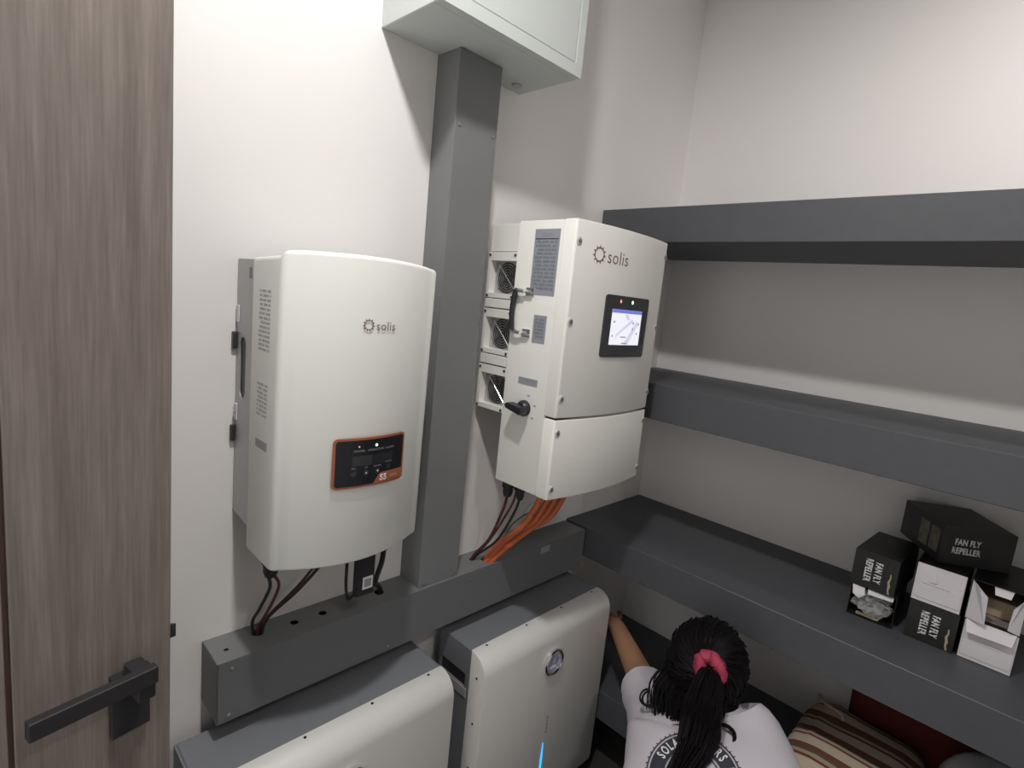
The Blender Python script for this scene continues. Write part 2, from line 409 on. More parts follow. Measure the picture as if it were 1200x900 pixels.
hb = box(ix0+.010, ix1-.010, 1.0225, 1.096, -.462, .020)
for k in range(15): x = ix0+.02+k*.019; box(x, x+.004, 1.03, 1.096, .020, .024, bm=hb)
obj('heatsink', hb, BATD, i1)
for x0, x1 in ((ix0, ix0+.003), (ix1-.003, ix1)):
    sl = [(p[0], p[1]) for p in rrect(1.050, 1.079, -.232, -.116, .0144, 6)]
    sp = obj('side_panel', plate([(1.0225, -.470), (1.0975, -.462), (1.0975, .026), (1.0225, .026)], [sl], 'x', x0, x1), HEAT, i1)
    if x0 == ix0: obj('grip_pocket', box(ix0+.0035, ix0+.0095, 1.047, 1.082, -.236, -.112), BATD, sp)
    if x0 == ix0: obj('sticker', box(ix0-.0006, ix0-.0001, 1.030, 1.040, -.008, .012), LABELP, sp)
br = box(ix0+.004, ix1-.004, 1.0963, 1.0997, -.43, .0)
obj('wall_bracket', br, HEAT, i1)
for z, m_, s in ((-.075, WHITEP, 1), (-.262, WHITEP, 1)): obj('clip', box(ix0-.0025, ix0-.0002, 1.083, 1.0965, z-.016, z+.016, .0008, 1), m_, i1)
for z in (-.125, -.305): obj('bracket_lug', box(ix0-.009, ix0-.0002, 1.0915, 1.0995, z-.016, z+.016, .002), DARKM, i1)
screw(i1, (ix0-.0026, 1.090, -.262), 'x', .004)
# side rating prints (unreadable in the photo: blocks of lines)
def print_block(parent, name, X, y0, y1, z0, z1, rows, m, seed, skew=0.0, vertical=True):
    rnd = random.Random(seed); bm = bmesh.new()
    for r in range(rows):
        a = z0+(z1-z0)*(r+.15)/rows; bb = z0+(z1-z0)*(r+.75)/rows; y = y0
        while y < y1-.004:
            L = min(rnd.uniform(.006, .022), y1-y); box(X-.0005, X-.0001, y, y+L, a, bb, bm=bm); y += L+rnd.uniform(.0015, .005)
    return obj(name, bm, m, parent)
SIDEPR = mat('side_print_faint', (.50, .50, .49), .6)
print_block(i1, 'rating_print', ix0, .942, .990, -.130, -.022, 14, SIDEPR, 1)
print_block(i1, 'warning_print', ix0, .945, .990, -.246, -.184, 8, SIDEPR, 2)
obj('serial_strip', box(ix0-.0006, ix0-.0001, .940, .990, -.304, -.288), GREYPR, i1)
# logo
LX, LZ = .510, -.0680
on_front(i1, 'logo_sun', sun_gear(.0125), BROWN, LX, LZ, yf1, .00015, .0001)
t = textbm('solis', .0225, 'LEFT', xs=.98); on_front(i1, 'logo_lettering', t, BROWN, LX+.0145, LZ-.0015, yf1, .00015, .0001)
# control panel
px0, px1, pz0, pz1 = .458, .608, -.366, -.272; pxc, pzc = (px0+px1)/2, (pz0+pz1)/2
PW, PH = (px1-px0), (pz1-pz0)
def grid_rr(W, H, r, nx=14):
    """rounded rectangle cut into vertical strips so that it can bend"""
    xs = sorted(set([-W/2+W*i/nx for i in range(nx+1)]+[-W/2+r*(1-cos(pi/2*k/4)) for k in range(5)]+[W/2-r*(1-cos(pi/2*k/4)) for k in range(5)]))
    t = bmesh.new(); top, bot = [], []
    for x in xs:
        d = max(0, abs(x)-(W/2-r)); h = H/2-r+math.sqrt(max(0, r*r-d*d))
        top.append(t.verts.new((x, h, 0))); bot.append(t.verts.new((x, -h, 0)))
    for i in range(len(xs)-1): t.faces.new((bot[i], bot[i+1], top[i+1], top[i]))
    return t
cp = on_front(i1, 'control_panel', grid_rr(PW, PH, .008), ORANGE, pxc, pzc, yf1, .0002, .0018)
on_front(cp, 'panel_film', grid_rr(PW-.0085, PH-.0085, .005), PANEL, pxc, pzc, yf1, .0021, .0004)
band = flat([(-.0, 0), (.012, .017), (.0185, .0195), (.0715, .0195), (.0715, 0)]); on_front(cp, 'series_band', band, ORANGE, pxc+.0028, pz0+.0036, yf1, .0026, .0004)
t = textbm('S5', .0165, 'LEFT', .0006); on_front(cp, 'series_number', t, WHITEP, pxc+.017, pz0+.0125, yf1, .0031, .0003)
t = textbm('SERIES', .0068, 'LEFT'); on_front(cp, 'series_word', t, GREYPR, pxc+.040, pz0+.0125, yf1, .0031, .0003)
on_front(cp, 'lcd_window', grid_rr(.040, .019, .001, 4), LCD, pxc-.021, pzc+.004, yf1, .0026, .0003)
on_front(cp, 'lcd_window', grid_rr(.044, .019, .001, 4), LCD2, pxc+.0225, pzc+.004, yf1, .0026, .0003)
for s, x in (('POWER', -.028), ('OPERATION', .006), ('ALARM', .037)):
    on_front(cp, 'led_caption', textbm(s, .0060), PRINTW, pxc+x, pzc+.0225, yf1, .0026, .0003)
for x, m_, r in ((-.029, LEDR, .0014), (.006, LEDG, .0024)):
    on_front(cp, 'status_led', flat(circ(0, 0, r, 12)), m_, pxc+x, pzc+.031, yf1, .0026, .0006)
for x, s in ((-.037, 'ESC'), (-.013, 'UP'), (.011, 'DOWN'), (.036, 'ENTER')):
    z = pzc-.0195 if x < .03 else pzc-.0150
    on_front(cp, 'button_caption', textbm(s, .0048), PRINTW, pxc+x, z+.010, yf1, .0026, .0003)
    bt = on_front(cp, 'button', flat(circ(0, 0, .0055, 18)), LCD, pxc+x, z, yf1, .0026, .0006)
    if s in ('UP', 'DOWN'):
        k = 1 if s == 'UP' else -1
        on_front(bt, 'button_arrow', flat([(-.002, -.0015*k), (.002, -.0015*k), (0, .002*k)]), WHITEP, pxc+x, z, yf1, .0033, .0003)
# glands and data stick under inverter 1
def gland(parent, x, y, ztop, r, h, name='gland', m=BLKR):
    return obj(name, lathe([(r, 0), (r, -h*.45), (r*.82, -h*.5), (r*.82, -h*.8), (r*.6, -h)], (x, y, ztop), 'z', 14), m, parent, smooth=True)
gland(i1, .405, .985, izb+.002, .017, .050)
gland(i1, .430, .985, izb+.002, .010, .030)
gland(i1, .655, .985, izb+.002, .017, .060)
gland(i1, .520, .99, izb+.002, .009, .02)
ds1 = empty('data_stick', (.590, .985, -.6), label='black stick-shaped data logger with small white sticker plugged under left inverter', cat='data logger')
obj('stick_body', box(.577, .617, .955, .978, -.655, izb-.001, .003), BLK, ds1)
obj('connector', lathe([(.014, 0), (.014, -.02), (.012, -.021), (.012, -.026)], (.597, .966, izb+.004), 'z', 14), HEAT, ds1)
obj('sticker', box(.588, .612, .9545, .9549, -.640, -.612), WHITEP, ds1)
obj('sticker_print', box(.592, .608, .9541, .9544, -.635, -.617), LABEL, ds1)

def cable(name, pts, r, m, label, group=None, n=8):
    base = pts[-1]
    o = obj(name, tube(bez(pts), r, n), m, None, True, base=base); tag(o, label, 'cable', group); return o
G1 = 'cables under the left inverter'
cable('power_cable', [(.402, .985, -.565), (.410, 1.0, -.60), (.404, 1.03, -.655), (.402, 1.06, -.70), (.411, 1.066, -.75)], .0035, BCAB, 'black cable dropping from the leftmost gland of left inverter', G1)
cable('power_cable', [(.412, .985, -.565), (.428, 1.0, -.60), (.424, 1.03, -.66), (.413, 1.058, -.715), (.4165, 1.059, -.75)], .003, RED, 'thin dark red cable beside leftmost gland of left inverter', G1)
cable('power_cable', [(.520, .99, -.535), (.517, 1.0, -.575), (.482, 1.03, -.64), (.432, 1.058, -.70), (.4215, 1.066, -.75)], .0035, BCAB, 'black cable slanting from middle of left inverter into duct hole', G1)
cable('power_cable', [(.537, .99, -.519), (.533, 1.03, -.575), (.50, 1.06, -.645), (.435, 1.075, -.712), (.4165, 1.0735, -.75)], .003, RED, 'thin dark red cable slanting behind the black one under left inverter', G1)
cable('power_cable', [(.655, .985, -.572), (.655, .99, -.61), (.668, 1.03, -.68), (.70, 1.058, -.72), (.70, 1.06, -.75)], .006, BCAB, 'thick black cable hanging beside data stick into the duct', G1)
cable('power_cable', [(.566, .985, izb-.0045), (.566, .985, -.57), (.569, .99, -.64), (.60, 1.03, -.70), (.645, 1.075, -.722), (.651, 1.078, -.75)], .0035, BCAB, 'black lead looping left of the data stick into a duct hole', G1)

# ---------------- inverter 2 (right, with display and side fans)
jx0, jx1, jzb, jzt, jyb = .975, 1.376, -.465, .194, .975
i2 = empty('hybrid_inverter', (1.17, 1.0, jzb), label='large white wall inverter with colour display and side fans', cat='inverter')
out2, yf2 = front_outline(jx0, jx1, jyb, .800, .020, .010)
ZS = -.2655
for nm, z0, z1 in (('upper_cover', ZS+.0025, jzt), ('lower_cover', jzb, ZS-.0025)):
    oc, _ = front_outline(jx0+.0015, jx1-.0015, .834, .800, .020, .007)
    obj(nm, prism(oc, 'z', z0, z1, .0035, seg=2), INV2, i2, smooth=True)
ob = [(jx0, jyb), (jx0, .8345), (jx1, .8345), (jx1, jyb)]
obj('shell', prism(ob, 'z', jzb+.002, jzt-.002, .003, seg=2), INV2, i2, smooth=True)
obj('joint', box(jx0+.006, jx1-.006, .802, .834, ZS-.003, ZS+.003), BLK, i2)
hb = box(jx0+.034, jx1-.034, jyb+.0005, 1.089, -.29, jzt-.006)
obj('heatsink', hb, BATD, i2)
obj('wall_bracket', box(1.06, 1.29, 1.0895, 1.0998, -.25, .15), HEAT, i2)
# side panel above the fans and fan bays
obj('side_panel', box(jx0+.012, jx0+.0335, jyb+.0005, 1.085, .1195, jzt-.006, .001, 1), INV2, i2)
for f in (0, 1):
    obj('side_panel', box(jx1-.033, jx1-.012, jyb+.0005, 1.085, -.10 if f else -.29, jzt-.006 if f else -.102, .001, 1), INV2, i2)
FX = jx0+.008
def fan_bay(z0, z1, mid=None):
    y0, y1 = .979, 1.0865; zc = (z0+z1)/2; yc = (y0+y1)/2+.002
    fr = obj('fan_frame', plate([(y0, z0), (y1, z0), (y1, z1), (y0, z1)], [[(y0+.004, z0+.012), (y1-.010, z0+.012), (y1-.010, z1-.022), (y0+.004, z1-.022)]], 'x', FX, FX+.002), INV2, i2)
    wl_ = box(FX+.002, FX+.026, y1-.010, y1-.008, z0+.01, z1-.02); box(FX+.002, FX+.026, y0+.002, y1-.01, z1-.022, z1-.020, bm=wl_); box(FX+.002, FX+.026, y0+.002, y1-.01, z0+.010, z0+.012, bm=wl_)
    obj('fan_duct', wl_, INV2, fr)
    fz = (z0+.012+z1-.022)/2; fy = (y0+.004+y1-.010)/2; R = min((z1-z0-.036)/2, .043)
    obj('fan_housing', plate([(y0+.004, z0+.012), (y1-.010, z0+.012), (y1-.010, z1-.022), (y0+.004, z1-.022)], [circ(fy, fz, R, 24)], 'x', FX+.020, FX+.0225), HEAT, fr)
    bl = lathe([(.013, 0), (.013, .004), (.001, .004)], (FX+.0245, fy, fz), 'x', 14)
    for k in range(7):
        a = 2*pi*k/7; t = bmesh.new(); q = []
        for rr, da, dx in ((.012, 0, .000), (R-.002, .25, .0), (R-.002, .85, .006), (.012, .6, .006)):
            q.append(t.verts.new((FX+.0245+dx, fy+rr*cos(a+da), fz+rr*sin(a+da))))
        t.faces.new(q); thicken(t, (.001, 0, 0)); join(bl, t)
    obj('fan_blades', bl, BLK, fr)
    gd = bmesh.new()
    for rr in (.008, .0145, .021, .0275, .034, R):
        tube([(FX+.0185, fy+rr*cos(2*pi*k/28), fz+rr*sin(2*pi*k/28)) for k in range(28)], .0009, 5, gd, closed=True)
    for a in (pi/4, 3*pi/4): tube([(FX+.0175, fy-(R+.004)*cos(a), fz-(R+.004)*sin(a)), (FX+.0175, fy+(R+.004)*cos(a), fz+(R+.004)*sin(a))], .0012, 5, gd)
    obj('fan_guard', gd, CHROME, fr, smooth=True)
    for yy, zz in ((y1-.006, z1-.008), (y0+.010, z1-.008), (y1-.006, z0+.005), (y0+.010, z0+.005)):
        obj('screw', lathe([(.0035, 0), (.0035, -.002), (.001, -.003)], (FX, yy, zz), 'x', 8), DARKM, fr)
fan_bay(.002, .1185); fan_bay(-.142, -.026); fan_bay(-.289, -.173)
obj('fan_spacer', box(FX-.001, FX+.006, .985, 1.085, -.170, -.145, .001, 1), INV2, i2)
obj('fan_spacer', box(FX-.001, FX+.006, .985, 1.085, -.0235, -.0005, .001, 1), INV2, i2)
# side labels
def label_plate(nm, y0, y1, z0, z1, rows, seed, head=False):
    lp = obj(nm, box(jx0-.0008, jx0-.0001, y0, y1, z0, z1), LABEL, i2)
    print_block(lp, 'label_print', jx0-.0009, y0+.006, y1-.006, z0+.012, z1-(.024 if head else .006), rows, LABELP, seed)
    if head:
        t = sun_gear(.0055); place2d(t, (jx0-.0011, y1-.030, z1-.013), (0, -1, 0), (0, 0, 1)); obj('label_logo', t, LABELP, lp)
        t = textbm('solis', .011, 'LEFT'); place2d(t, (jx0-.0011, y1-.037, z1-.0135), (0, -1, 0), (0, 0, 1)); obj('label_lettering', t, LABELP, lp)
        obj('label_rule', box(jx0-.0012, jx0-.0008, y0+.004, y1-.004, z1-.0235, z1-.0215), BLK, lp)
label_plate('rating_label', .843, .921, .018, .171, 13, 3, True)
label_plate('warning_label', .857, .898, -.095, -.029, 6, 4)
label_plate('serial_label', .865, .928, -.200, -.183, 1, 5)
# rotary isolator
kb = lathe([(.020, 0), (.020, -.008), (.017, -.012), (.014, -.016), (.001, -.016)], (jx0, .898, -.258), 'x', 20)
obj('switch_base', kb, BLK, i2, smooth=True)
kn = prism([(.874, -.262), (.880, -.269), (.926, -.260), (.932, -.252), (.924, -.246), (.878, -.250)], 'x', jx0-.040, jx0-.014, .002)
obj('switch_knob', kn, BLK, i2, smooth=True)
for a0, nm in ((20, 'switch_mark'), (-35, 'switch_mark'), (75, 'switch_mark')):
    a = radians(a0); yy, zz = .898-.034*cos(a), -.258+.034*sin(a)
    obj(nm, box(jx0-.0006, jx0-.0001, yy-.004, yy+.004, zz-.002, zz+.002), GREYPR, i2)
# black link bar on two chrome brackets
for z in (.030, -.070):
    bk_ = box(jx0-.012, jx0-.0002, .905, .932, z-.010, z-.007, .0008, 1); box(jx0-.0022, jx0-.0002, .905, .932, z-.016, z+.004, .0005, 1, bm=bk_)
    tube([(jx0-.012, .928, z-.006), (jx0-.014, .945, z-.004), (jx0-.012, .957, z-.003)], .005, 8, bk_)
    obj('bracket', bk_, CHROME, i2)
obj('link_bar', tube(bez([(jx0-.012, .957, .026), (jx0-.012, .963, -.02), (jx0-.012, .958, -.070)], 6), .0065, 10), BLK, i2, smooth=True)
# front: screws, display, logo
for x, zs in ((jx0+.014, (.146, -.036, -.217, -.299, -.438)), (jx1-.013, (.160*.97, -.036, -.217, -.299, -.438))):
    for z in zs:
        y = yf2(x); c = obj('screw_cup', lathe([(.0095, .001), (.0098, -.0006), (.0080, -.0012), (.0055, -.0008)], (x, y, z), 'y', 18), WHITEP, i2, smooth=True)
        obj('cover_screw', lathe([(.0058, 0), (.0055, -.0022), (.0028, -.0026), (.0024, -.001), (.0005, -.001)], (x, y-.0006, z), 'y', 12), STEEL, c, smooth=True)
dx0, dx1, dz0, dz1 = 1.094, 1.290, -.115, .037
dxc, dzc = (dx0+dx1)/2, (dz0+dz1)/2
dsp = on_front(i2, 'display', grid_rr(dx1-dx0, dz1-dz0, .008), BEZEL, dxc, dzc, yf2, .0002, .003)
sx, sz, sw, shh = dxc-.003, dzc-.001, .135, .088
on_front(dsp, 'screen', grid_rr(sw, shh, .0005, 8), SCRW, sx, sz, yf2, .0034, .0003)
on_front(dsp, 'screen_header', grid_rr(sw, .009, .0003, 8), SCRB, sx, sz+shh/2-.0045, yf2, .0038, .0003)
for (pp, m_) in (([(-.010, -.043), (.012, -.043), (.055, .012), (.044, .018)], SCRL), ([(-.050, -.030), (-.02, -.010), (.030, .016), (.02, .022), (-.04, -.015)], SCRL), ([(-.015, .030), (.0, .034), (.012, .020), (.0, .018)], SCRL)):
    on_front(dsp, 'screen_flow', flat(pp), m_, sx, sz, yf2, .0038, .0002)
for (x, z, w_, h_) in ((-.056, .013, .006, .005), (.028, .012, .006, .006), (.054, .010, .006, .006), (.028, -.003, .005, .006), (-.058, -.022, .005, .005), (.050, -.014, .006, .005), (-.012, -.024, .024, .003), (-.004, -.0395, .026, .003)):
    on_front(dsp, 'screen_icon', flat([(-w_/2, -h_/2), (w_/2, -h_/2), (w_/2, h_/2), (-w_/2, h_/2)]), SCRD, sx+x, sz+z, yf2, .0041, .0002)
for x, m_ in ((-.041, LEDR), (.011, LEDG)): on_front(dsp, 'status_led', flat(circ(0, 0, .0032, 12, .0042)), m_, dxc+x, dz1-.0135, yf2, .0033, .0006)
on_front(dsp, 'side_glare_strip', grid_rr(.007, .080, .001, 2), LCD, dx1-.016, dzc-.002, yf2, .0034, .0003)
LX, LZ = 1.055, .124
on_front(i2, 'logo_sun', sun_gear(.023), BROWN, LX, LZ, yf2, .00015, .0001)
t = textbm('solis', .044, 'LEFT', xs=1.0); on_front(i2, 'logo_lettering', t, BROWN, LX+.028, LZ-.002, yf2, .00015, .0001)
# glands
gl = ((1.0, .95, .016, .045), (1.0, .905, .012, .04), (1.035, .95, .012, .035), (1.05, .88, .016, .03), (1.085, .88, .016, .03), (1.12, .88, .016, .03), (1.155, .88, .016, .03), (1.21, .92, .012, .03), (1.27, .90, .018, .05), (1.33, .90, .018, .05))
for x, y, r, h in gl: gland(i2, x, y, jzb+.004, r, h)
obj('terminal_plate', box(1.16, 1.24, .84, .90, jzb-.008, jzb+.001, .001, 1), HEAT, i2)
oc = [((1.05, .88), (1.0290, 1.037), .0), ((1.085, .88), (1.0375, 1.0455), .010), ((1.12, .88), (1.0385, 1.0255), -.004), ((1.155, .88), (1.0475, 1.034), .008)]
olab = ['orange battery cable nearest the left edge of white inverter', 'second orange battery cable from the left under white inverter', 'third orange battery cable from the left under white inverter', 'rightmost orange battery cable under white inverter']
for k, (a, b_, dz) in enumerate(oc):
    cable('battery_cable', [(a[0], a[1], jzb-.022), (a[0]-.002, a[1]+.006, -.52), (a[0]-.018, a[1]+.035, -.585), (a[0]*.5+b_[0]*.5, (a[1]+b_[1])/2+.02, -.652+dz), (b_[0]+.010, b_[1]-.012, -.712+dz*.5), (b_[0]-.004, b_[1]+.002, -.745)], .0085, ORC, olab[k], 'orange battery cables', 10)
cable('signal_cable', [(1.0, .95, jzb-.04), (1.005, .965, -.55), (1.01, 1.01, -.65), (1.0, 1.055, -.715), (.9985, 1.0615, -.745)], .004, RED, 'dark red cable dropping to duct left of orange cables', 'dark thin cables under the white inverter')
cable('signal_cable', [(1.0, .905, jzb-.035), (1.01, .93, -.55), (1.02, .99, -.65), (1.006, 1.05, -.715), (1.002, 1.0645, -.745)], .0035, BCAB, 'black thin cable just left of orange cables', 'dark thin cables under the white inverter')
cable('signal_cable', [(1.035, .95, jzb-.03), (1.04, .97, -.55), (1.03, 1.03, -.67), (1.009, 1.062, -.72), (1.002, 1.0590, -.745)], .003, RED, 'thin dark red cable behind the orange cables', 'dark thin cables under the white inverter')
cable('earth_wire', [(1.21, .92, jzb-.028), (1.225, .93, -.53), (1.22, .985, -.585), (1.19, 1.06, -.645), (1.17, 1.09, -.69), (1.16, 1.094, -.7285)], .0028, GRC, 'thin green wire curving under white inverter, right of orange cables')
cable('white_wire', [(1.26, .90, jzb-.04), (1.265, .93, -.53), (1.255, 1.0, -.575), (1.23, 1.07, -.62), (1.22, 1.092, -.70), (1.22, 1.092, -.7285)], .002, WHC, 'thin pale wire hanging right of the green wire')

# ------------------------------------------------------------------ batteries
def battery(x0, x1, label, led):
    zt, zb = -.900, -1.53
    bt = empty('battery_pack', ((x0+x1)/2, .98, zb), label=label, cat='battery', group='floor standing battery packs')
    obj('body', box(x0+.004, x1-.004, .9305, 1.058, zb+.02, zt, .002, 1), BATG, bt)
    for sx_, s in ((x0, 0), (x1-.0035, 1)):
        rec = [(p[0], p[1]) for p in rrect(.945, 1.045, -1.012, -.976, .002, 1)]
        sp = obj('side_panel', plate([(.9305, zb+.02), (1.058, zb+.02), (1.058, zt-.002), (.9305, zt-.002)], [rec], 'x', sx_, sx_+.0035), BATG, bt)
        xx = (x0+.0005, x0+.0038) if s == 0 else (x1-.0038, x1-.0005)
        obj('grip_recess', box(xx[0]+(.0025 if s == 0 else 0), xx[1]-(0 if s == 0 else .0025), .943, 1.047, -1.014, -.974), BLK, sp)
        obj('grip_lip', box(x0-.003 if s == 0 else x1+.0005, x0-.0005 if s == 0 else x1+.003, .935, 1.050, -1.040, -1.0135, .001, 1), HEAT, sp)
    # white cover: profile in y-z swept along x, big rounded top and bottom front edges
    R = .052; prof = [(.9300, zt+.001), (.9300, zb)]
    yfr = .872
    pr = [(.930, zt+.0012)]
    for i in range(9): a = pi/2*i/8; pr.append((yfr+R-R*sin(a), zt+.0012-R+R*cos(a)))
    for i in range(9): a = pi/2*i/8; pr.append((yfr+R-R*cos(a), zb+R-R*sin(a)))
    pr.append((.930, zb))
    obj('front_cover', prism(pr, 'x', x0-.001, x1+.001, .004, seg=2), BATW, bt, smooth=True)
    for k in range(4):
        x = x0+.045+(x1-x0-.09)*k/3
        obj('cover_screw', lathe([(.0032, 0), (.0032, .0012), (.001, .0014)], (x, .921, zt+.0010), 'z', 8), BLK, bt)
    for k in range(5):
        z = -.962-k*.13
        obj('cover_screw', lathe([(.0032, 0), (.0032, -.0012), (.001, -.0014)], (x0-.001, .900, z), 'x', 8), BLK, bt)
    gx, gz = (x0+x1)/2, -1.016
    g = obj('gauge', lathe([(.028, 0), (.040, 0), (.040, -.008), (.036, -.011), (.032, -.008), (.032, -.002), (.028, -.002)], (gx, yfr, gz), 'y', 32), CHROME, bt, smooth=True)
    obj('dial', lathe([(.0005, -.0005), (.0318, -.0005), (.0318, -.004), (.0005, -.004)], (gx, yfr, gz), 'y', 28), DIAL, g)
    tk = bmesh.new()
    for k in range(21):
        a = radians(-30+240*k/20); L = .009 if k % 5 == 0 else .005
        c, s_ = cos(a), sin(a); q = []
        for rr, ww in ((.029, .0008), (.029-L, .0008)):
            q.append((gx+rr*c-ww*s_, gz+rr*s_+ww*c)); q.append((gx+rr*c+ww*s_, gz+rr*s_-ww*c))
        prism([q[0], q[1], q[3], q[2]], 'y', yfr-.0046, yfr-.0041, bm=tk)
    prism([(gx-.013, gz-.020), (gx+.013, gz-.020), (gx+.013, gz-.013), (gx+.004, gz-.010), (gx-.004, gz-.008), (gx-.013, gz-.013)], 'y', yfr-.0046, yfr-.0041, bm=tk)
    prism([(gx-.002, gz-.002), (gx+.002, gz-.002), (gx+.011, gz+.019)], 'y', yfr-.0052, yfr-.0041, bm=tk)
    obj('dial_marks', tk, DIALP, g)
    if led:
        lz = -1.282
        obj('light_bar', prism([(gx-.001, lz), (gx+.001, lz), (gx+.004, lz-.05), (gx+.004, lz-.15), (gx-.004, lz-.15), (gx-.004, lz-.05)], 'y', yfr-.001, yfr+.002), LEDB, bt)
        t = bmesh.new()
        for k in range(5): box(gx+.004, gx+.011, yfr-.0006, yfr-.0001, -1.205-k*.012, -1.197-k*.012, bm=t)
        obj('cover_print', t, GREYPR, bt)
    for x in (x0+.05, x1-.05): obj('foot', lathe([(.02, 0), (.02, .04), (.012, .04)], (x, 1.0, ZF+.0005), 'z', 14), BLKR, bt)
    return bt
battery(.905, 1.452, 'white-fronted battery pack with blue light bar, beneath the white inverter', True)
battery(.262, .806, 'white-fronted battery pack beneath the left inverter, cut by the lower edge', True)

# ------------------------------------------------------------------ cartons on the shelf
ZSH = -.7255
CW, CL = .097, .20      # cross-section, length
def lettering(parent, x, yc, zc, rotated, size=.021, n='lettering'):
    t = bmesh.new()
    a = textbm('FAN FLY', size, 'CENTER', .0008, xs=.66); 
    for v in a.verts: v.co.y += size*.52
    join(t, a)
    a = textbm('REPELLER', size, 'CENTER', .0008, xs=.66)
    for v in a.verts: v.co.y -= size*.52
    join(t, a)
    U, V = ((0, -1, 0), (0, 0, 1)) if not rotated else ((0, 0, -1), (0, -1, 0))
    place2d(t, (x, yc, zc), U, V); thicken(t, (-.0003, 0, 0))
    return obj(n, t, WHITEP, parent)
def carton(loc, rz, label, end, roll=0.0, W=CW, H=CW, L=CL):
    """local frame: end face at x=0 looking to -x, y across, z up from base"""
    rx = radians(roll)
    c = empty('carton', loc, rot=(rx, 0, rz), label=label, cat='box', group='black fan repeller cartons')
    th = .0012; bm = bmesh.new()
    box(0, L, -W/2, -W/2+th, 0, H, bm=bm); box(0, L, W/2-th, W/2, 0, H, bm=bm)
    box(0, L, -W/2+th, W/2-th, 0, th, bm=bm); box(0, L, -W/2+th, W/2-th, H-th, H, bm=bm); box(L-th, L, -W/2+th, W/2-th, th, H-th, bm=bm)
    obj('sleeve', bm, BOXB, c)
    if end in ('print', 'print_up'):
        e = obj('end_panel', box(.0, th, -W/2+th, W/2-th, th, H-th), BOXB, c)
        lettering(e, -.0003, (.004 if end == 'print' else .022), H*.5, end == 'print')
        tr = bmesh.new()
        if end == 'print':
            zz = [.003+.0105*k for k in range(6)]; ww = [.010, .013, .011, .014, .012, .013]; w2 = [.014, .0165, .0165, .0185, .0150, .0155]
            prism([(-W/2+a_, z_) for a_, z_ in zip(ww, zz)]+[(-W/2+a_, z_) for a_, z_ in reversed(list(zip(w2, zz)))], 'x', -.0008, -.0001, bm=tr)
            obj('torn_edge', tr, CARD, e)
        else: tr.free()
    elif end == 'white':
        e = obj('end_panel', box(.0005, th+.0005, -W/2+th, W/2-th, th, H-th), BOXW, c)
        obj('tuck_flap', box(-.0012, 0, -W/2+.004, W/2-.004, .010, H*.52, .0006, 1), BOXW, e)
        obj('flap_fold', box(-.0028, -.0012, -W/2+.026, W/2-.018, H*.50, H*.545, .0006, 1), BOXW, e)
        t = bmesh.new(); q = [t.verts.new(p) for p in ((-.001, W/2-.006, H-.004), (-.001, W/2-.036, H-.004), (-.0035, W/2-.046, H*.60), (-.0015, W/2-.006, H*.50))]; t.faces.new(q); thicken(t, (.001, 0, 0))
        obj('dust_flap', t, BOXW, e)
    elif end == 'open':
        def flap(pts, m=BOXW):
            t = bmesh.new(); t.faces.new([t.verts.new(p) for p in pts]); thicken(t, (-.0008, .0004, .0004)); return obj('flap', t, m, c)
        flap([(0, W/2-.001, .002), (0, W/2-.001, H-.002), (-.016, W/2-.016, H-.014), (-.020, W/2-.032, H-.026), (-.020, W/2-.036, .006)])
        flap([(0, -W/2+.001, .002), (0, -W/2+.001, H-.004), (-.014, -W/2+.010, H-.020), (-.016, -W/2+.020, H-.034), (-.014, -W/2+.022, .010)])
        flap([(-.001, W/2-.004, .001), (-.001, -W/2+.004, .001), (-.016, -W/2+.008, -.024), (-.016, W/2-.010, -.026)])
        flap([(.004, .010, H-.003), (.004, -.024, H-.003), (-.003, -.021, H-.020), (-.003, .006, H-.020)])
        ln = bmesh.new(); box(.02, L-.01, -W/2+.003, W/2-.003, .0014, .003, bm=ln); obj('liner', ln, BOXI, c)
        obj('inner_tray', box(.06, L-.01, -W/2+.006, W/2-.006, .004, .045, .002, 1), CARD, c)
    elif end == 'film':
        def flap(pts, m=BOXW):
            t = bmesh.new(); t.faces.new([t.verts.new(p) for p in pts]); thicken(t, (-.0008, .0004, .0004)); return obj('flap', t, m, c)
        flap([(0, W/2-.003, H-.003), (0, W/2-.030, H-.003), (-.008, W/2-.034, H-.020), (-.010, W/2-.022, H-.032), (-.010, W/2-.008, H-.024)])
        flap([(-.001, .012, H-.003), (-.001, -W/2+.006, H-.003), (-.014, -W/2+.006, H-.010), (-.014, .010, H-.012)])
        obj('cardboard_insert', box(.004, .012, -.02, .030, .004, .010, .001, 1), CARD, c)
        # crumpled clear film spilling from the open end
        t = bmesh.new(); bmesh.ops.create_icosphere(t, subdivisions=4, radius=1)
        for v in t.verts:
            n_ = noise.noise(v.co*2.3)*.35+abs(noise.noise(v.co*5.1))*.3
            d_ = v.co.normalized()*(1+n_-.1)
            v.co = Vector((.022+d_.x*.034, d_.y*.042, .040+d_.z*.032))
            v.co.y = max(-W/2+.003, min(W/2-.003, v.co.y)); v.co.z = max(.004, min(H-.014, v.co.z))
        obj('clear_film', t, FILM, c, smooth=False)
    return c
XC = 1.64
carton((XC, .102, ZSH), 0, 'black carton with sideways white lettering, directly under a white-ended one', 'print')
carton((XC, .104, ZSH+CW+.001), 0, 'carton with closed white end flap, stacked between two black ones', 'white')
carton((XC+.004, -.003, ZSH), 0, 'lower right carton with a closed white end', 'white')
carton((XC+.002, -.002, ZSH+CW+.001), 0, 'open carton with white side flaps folded out', 'open')
carton((XC-.004, .226, ZSH), radians(2), 'open carton at left, spilling crumpled clear film', 'film', W=.1, H=.085)
carton((XC-.012, .232, ZSH+.0865), radians(-3), 'black carton with sideways lettering on top of the film-filled one', 'print', W=.098, H=.094)
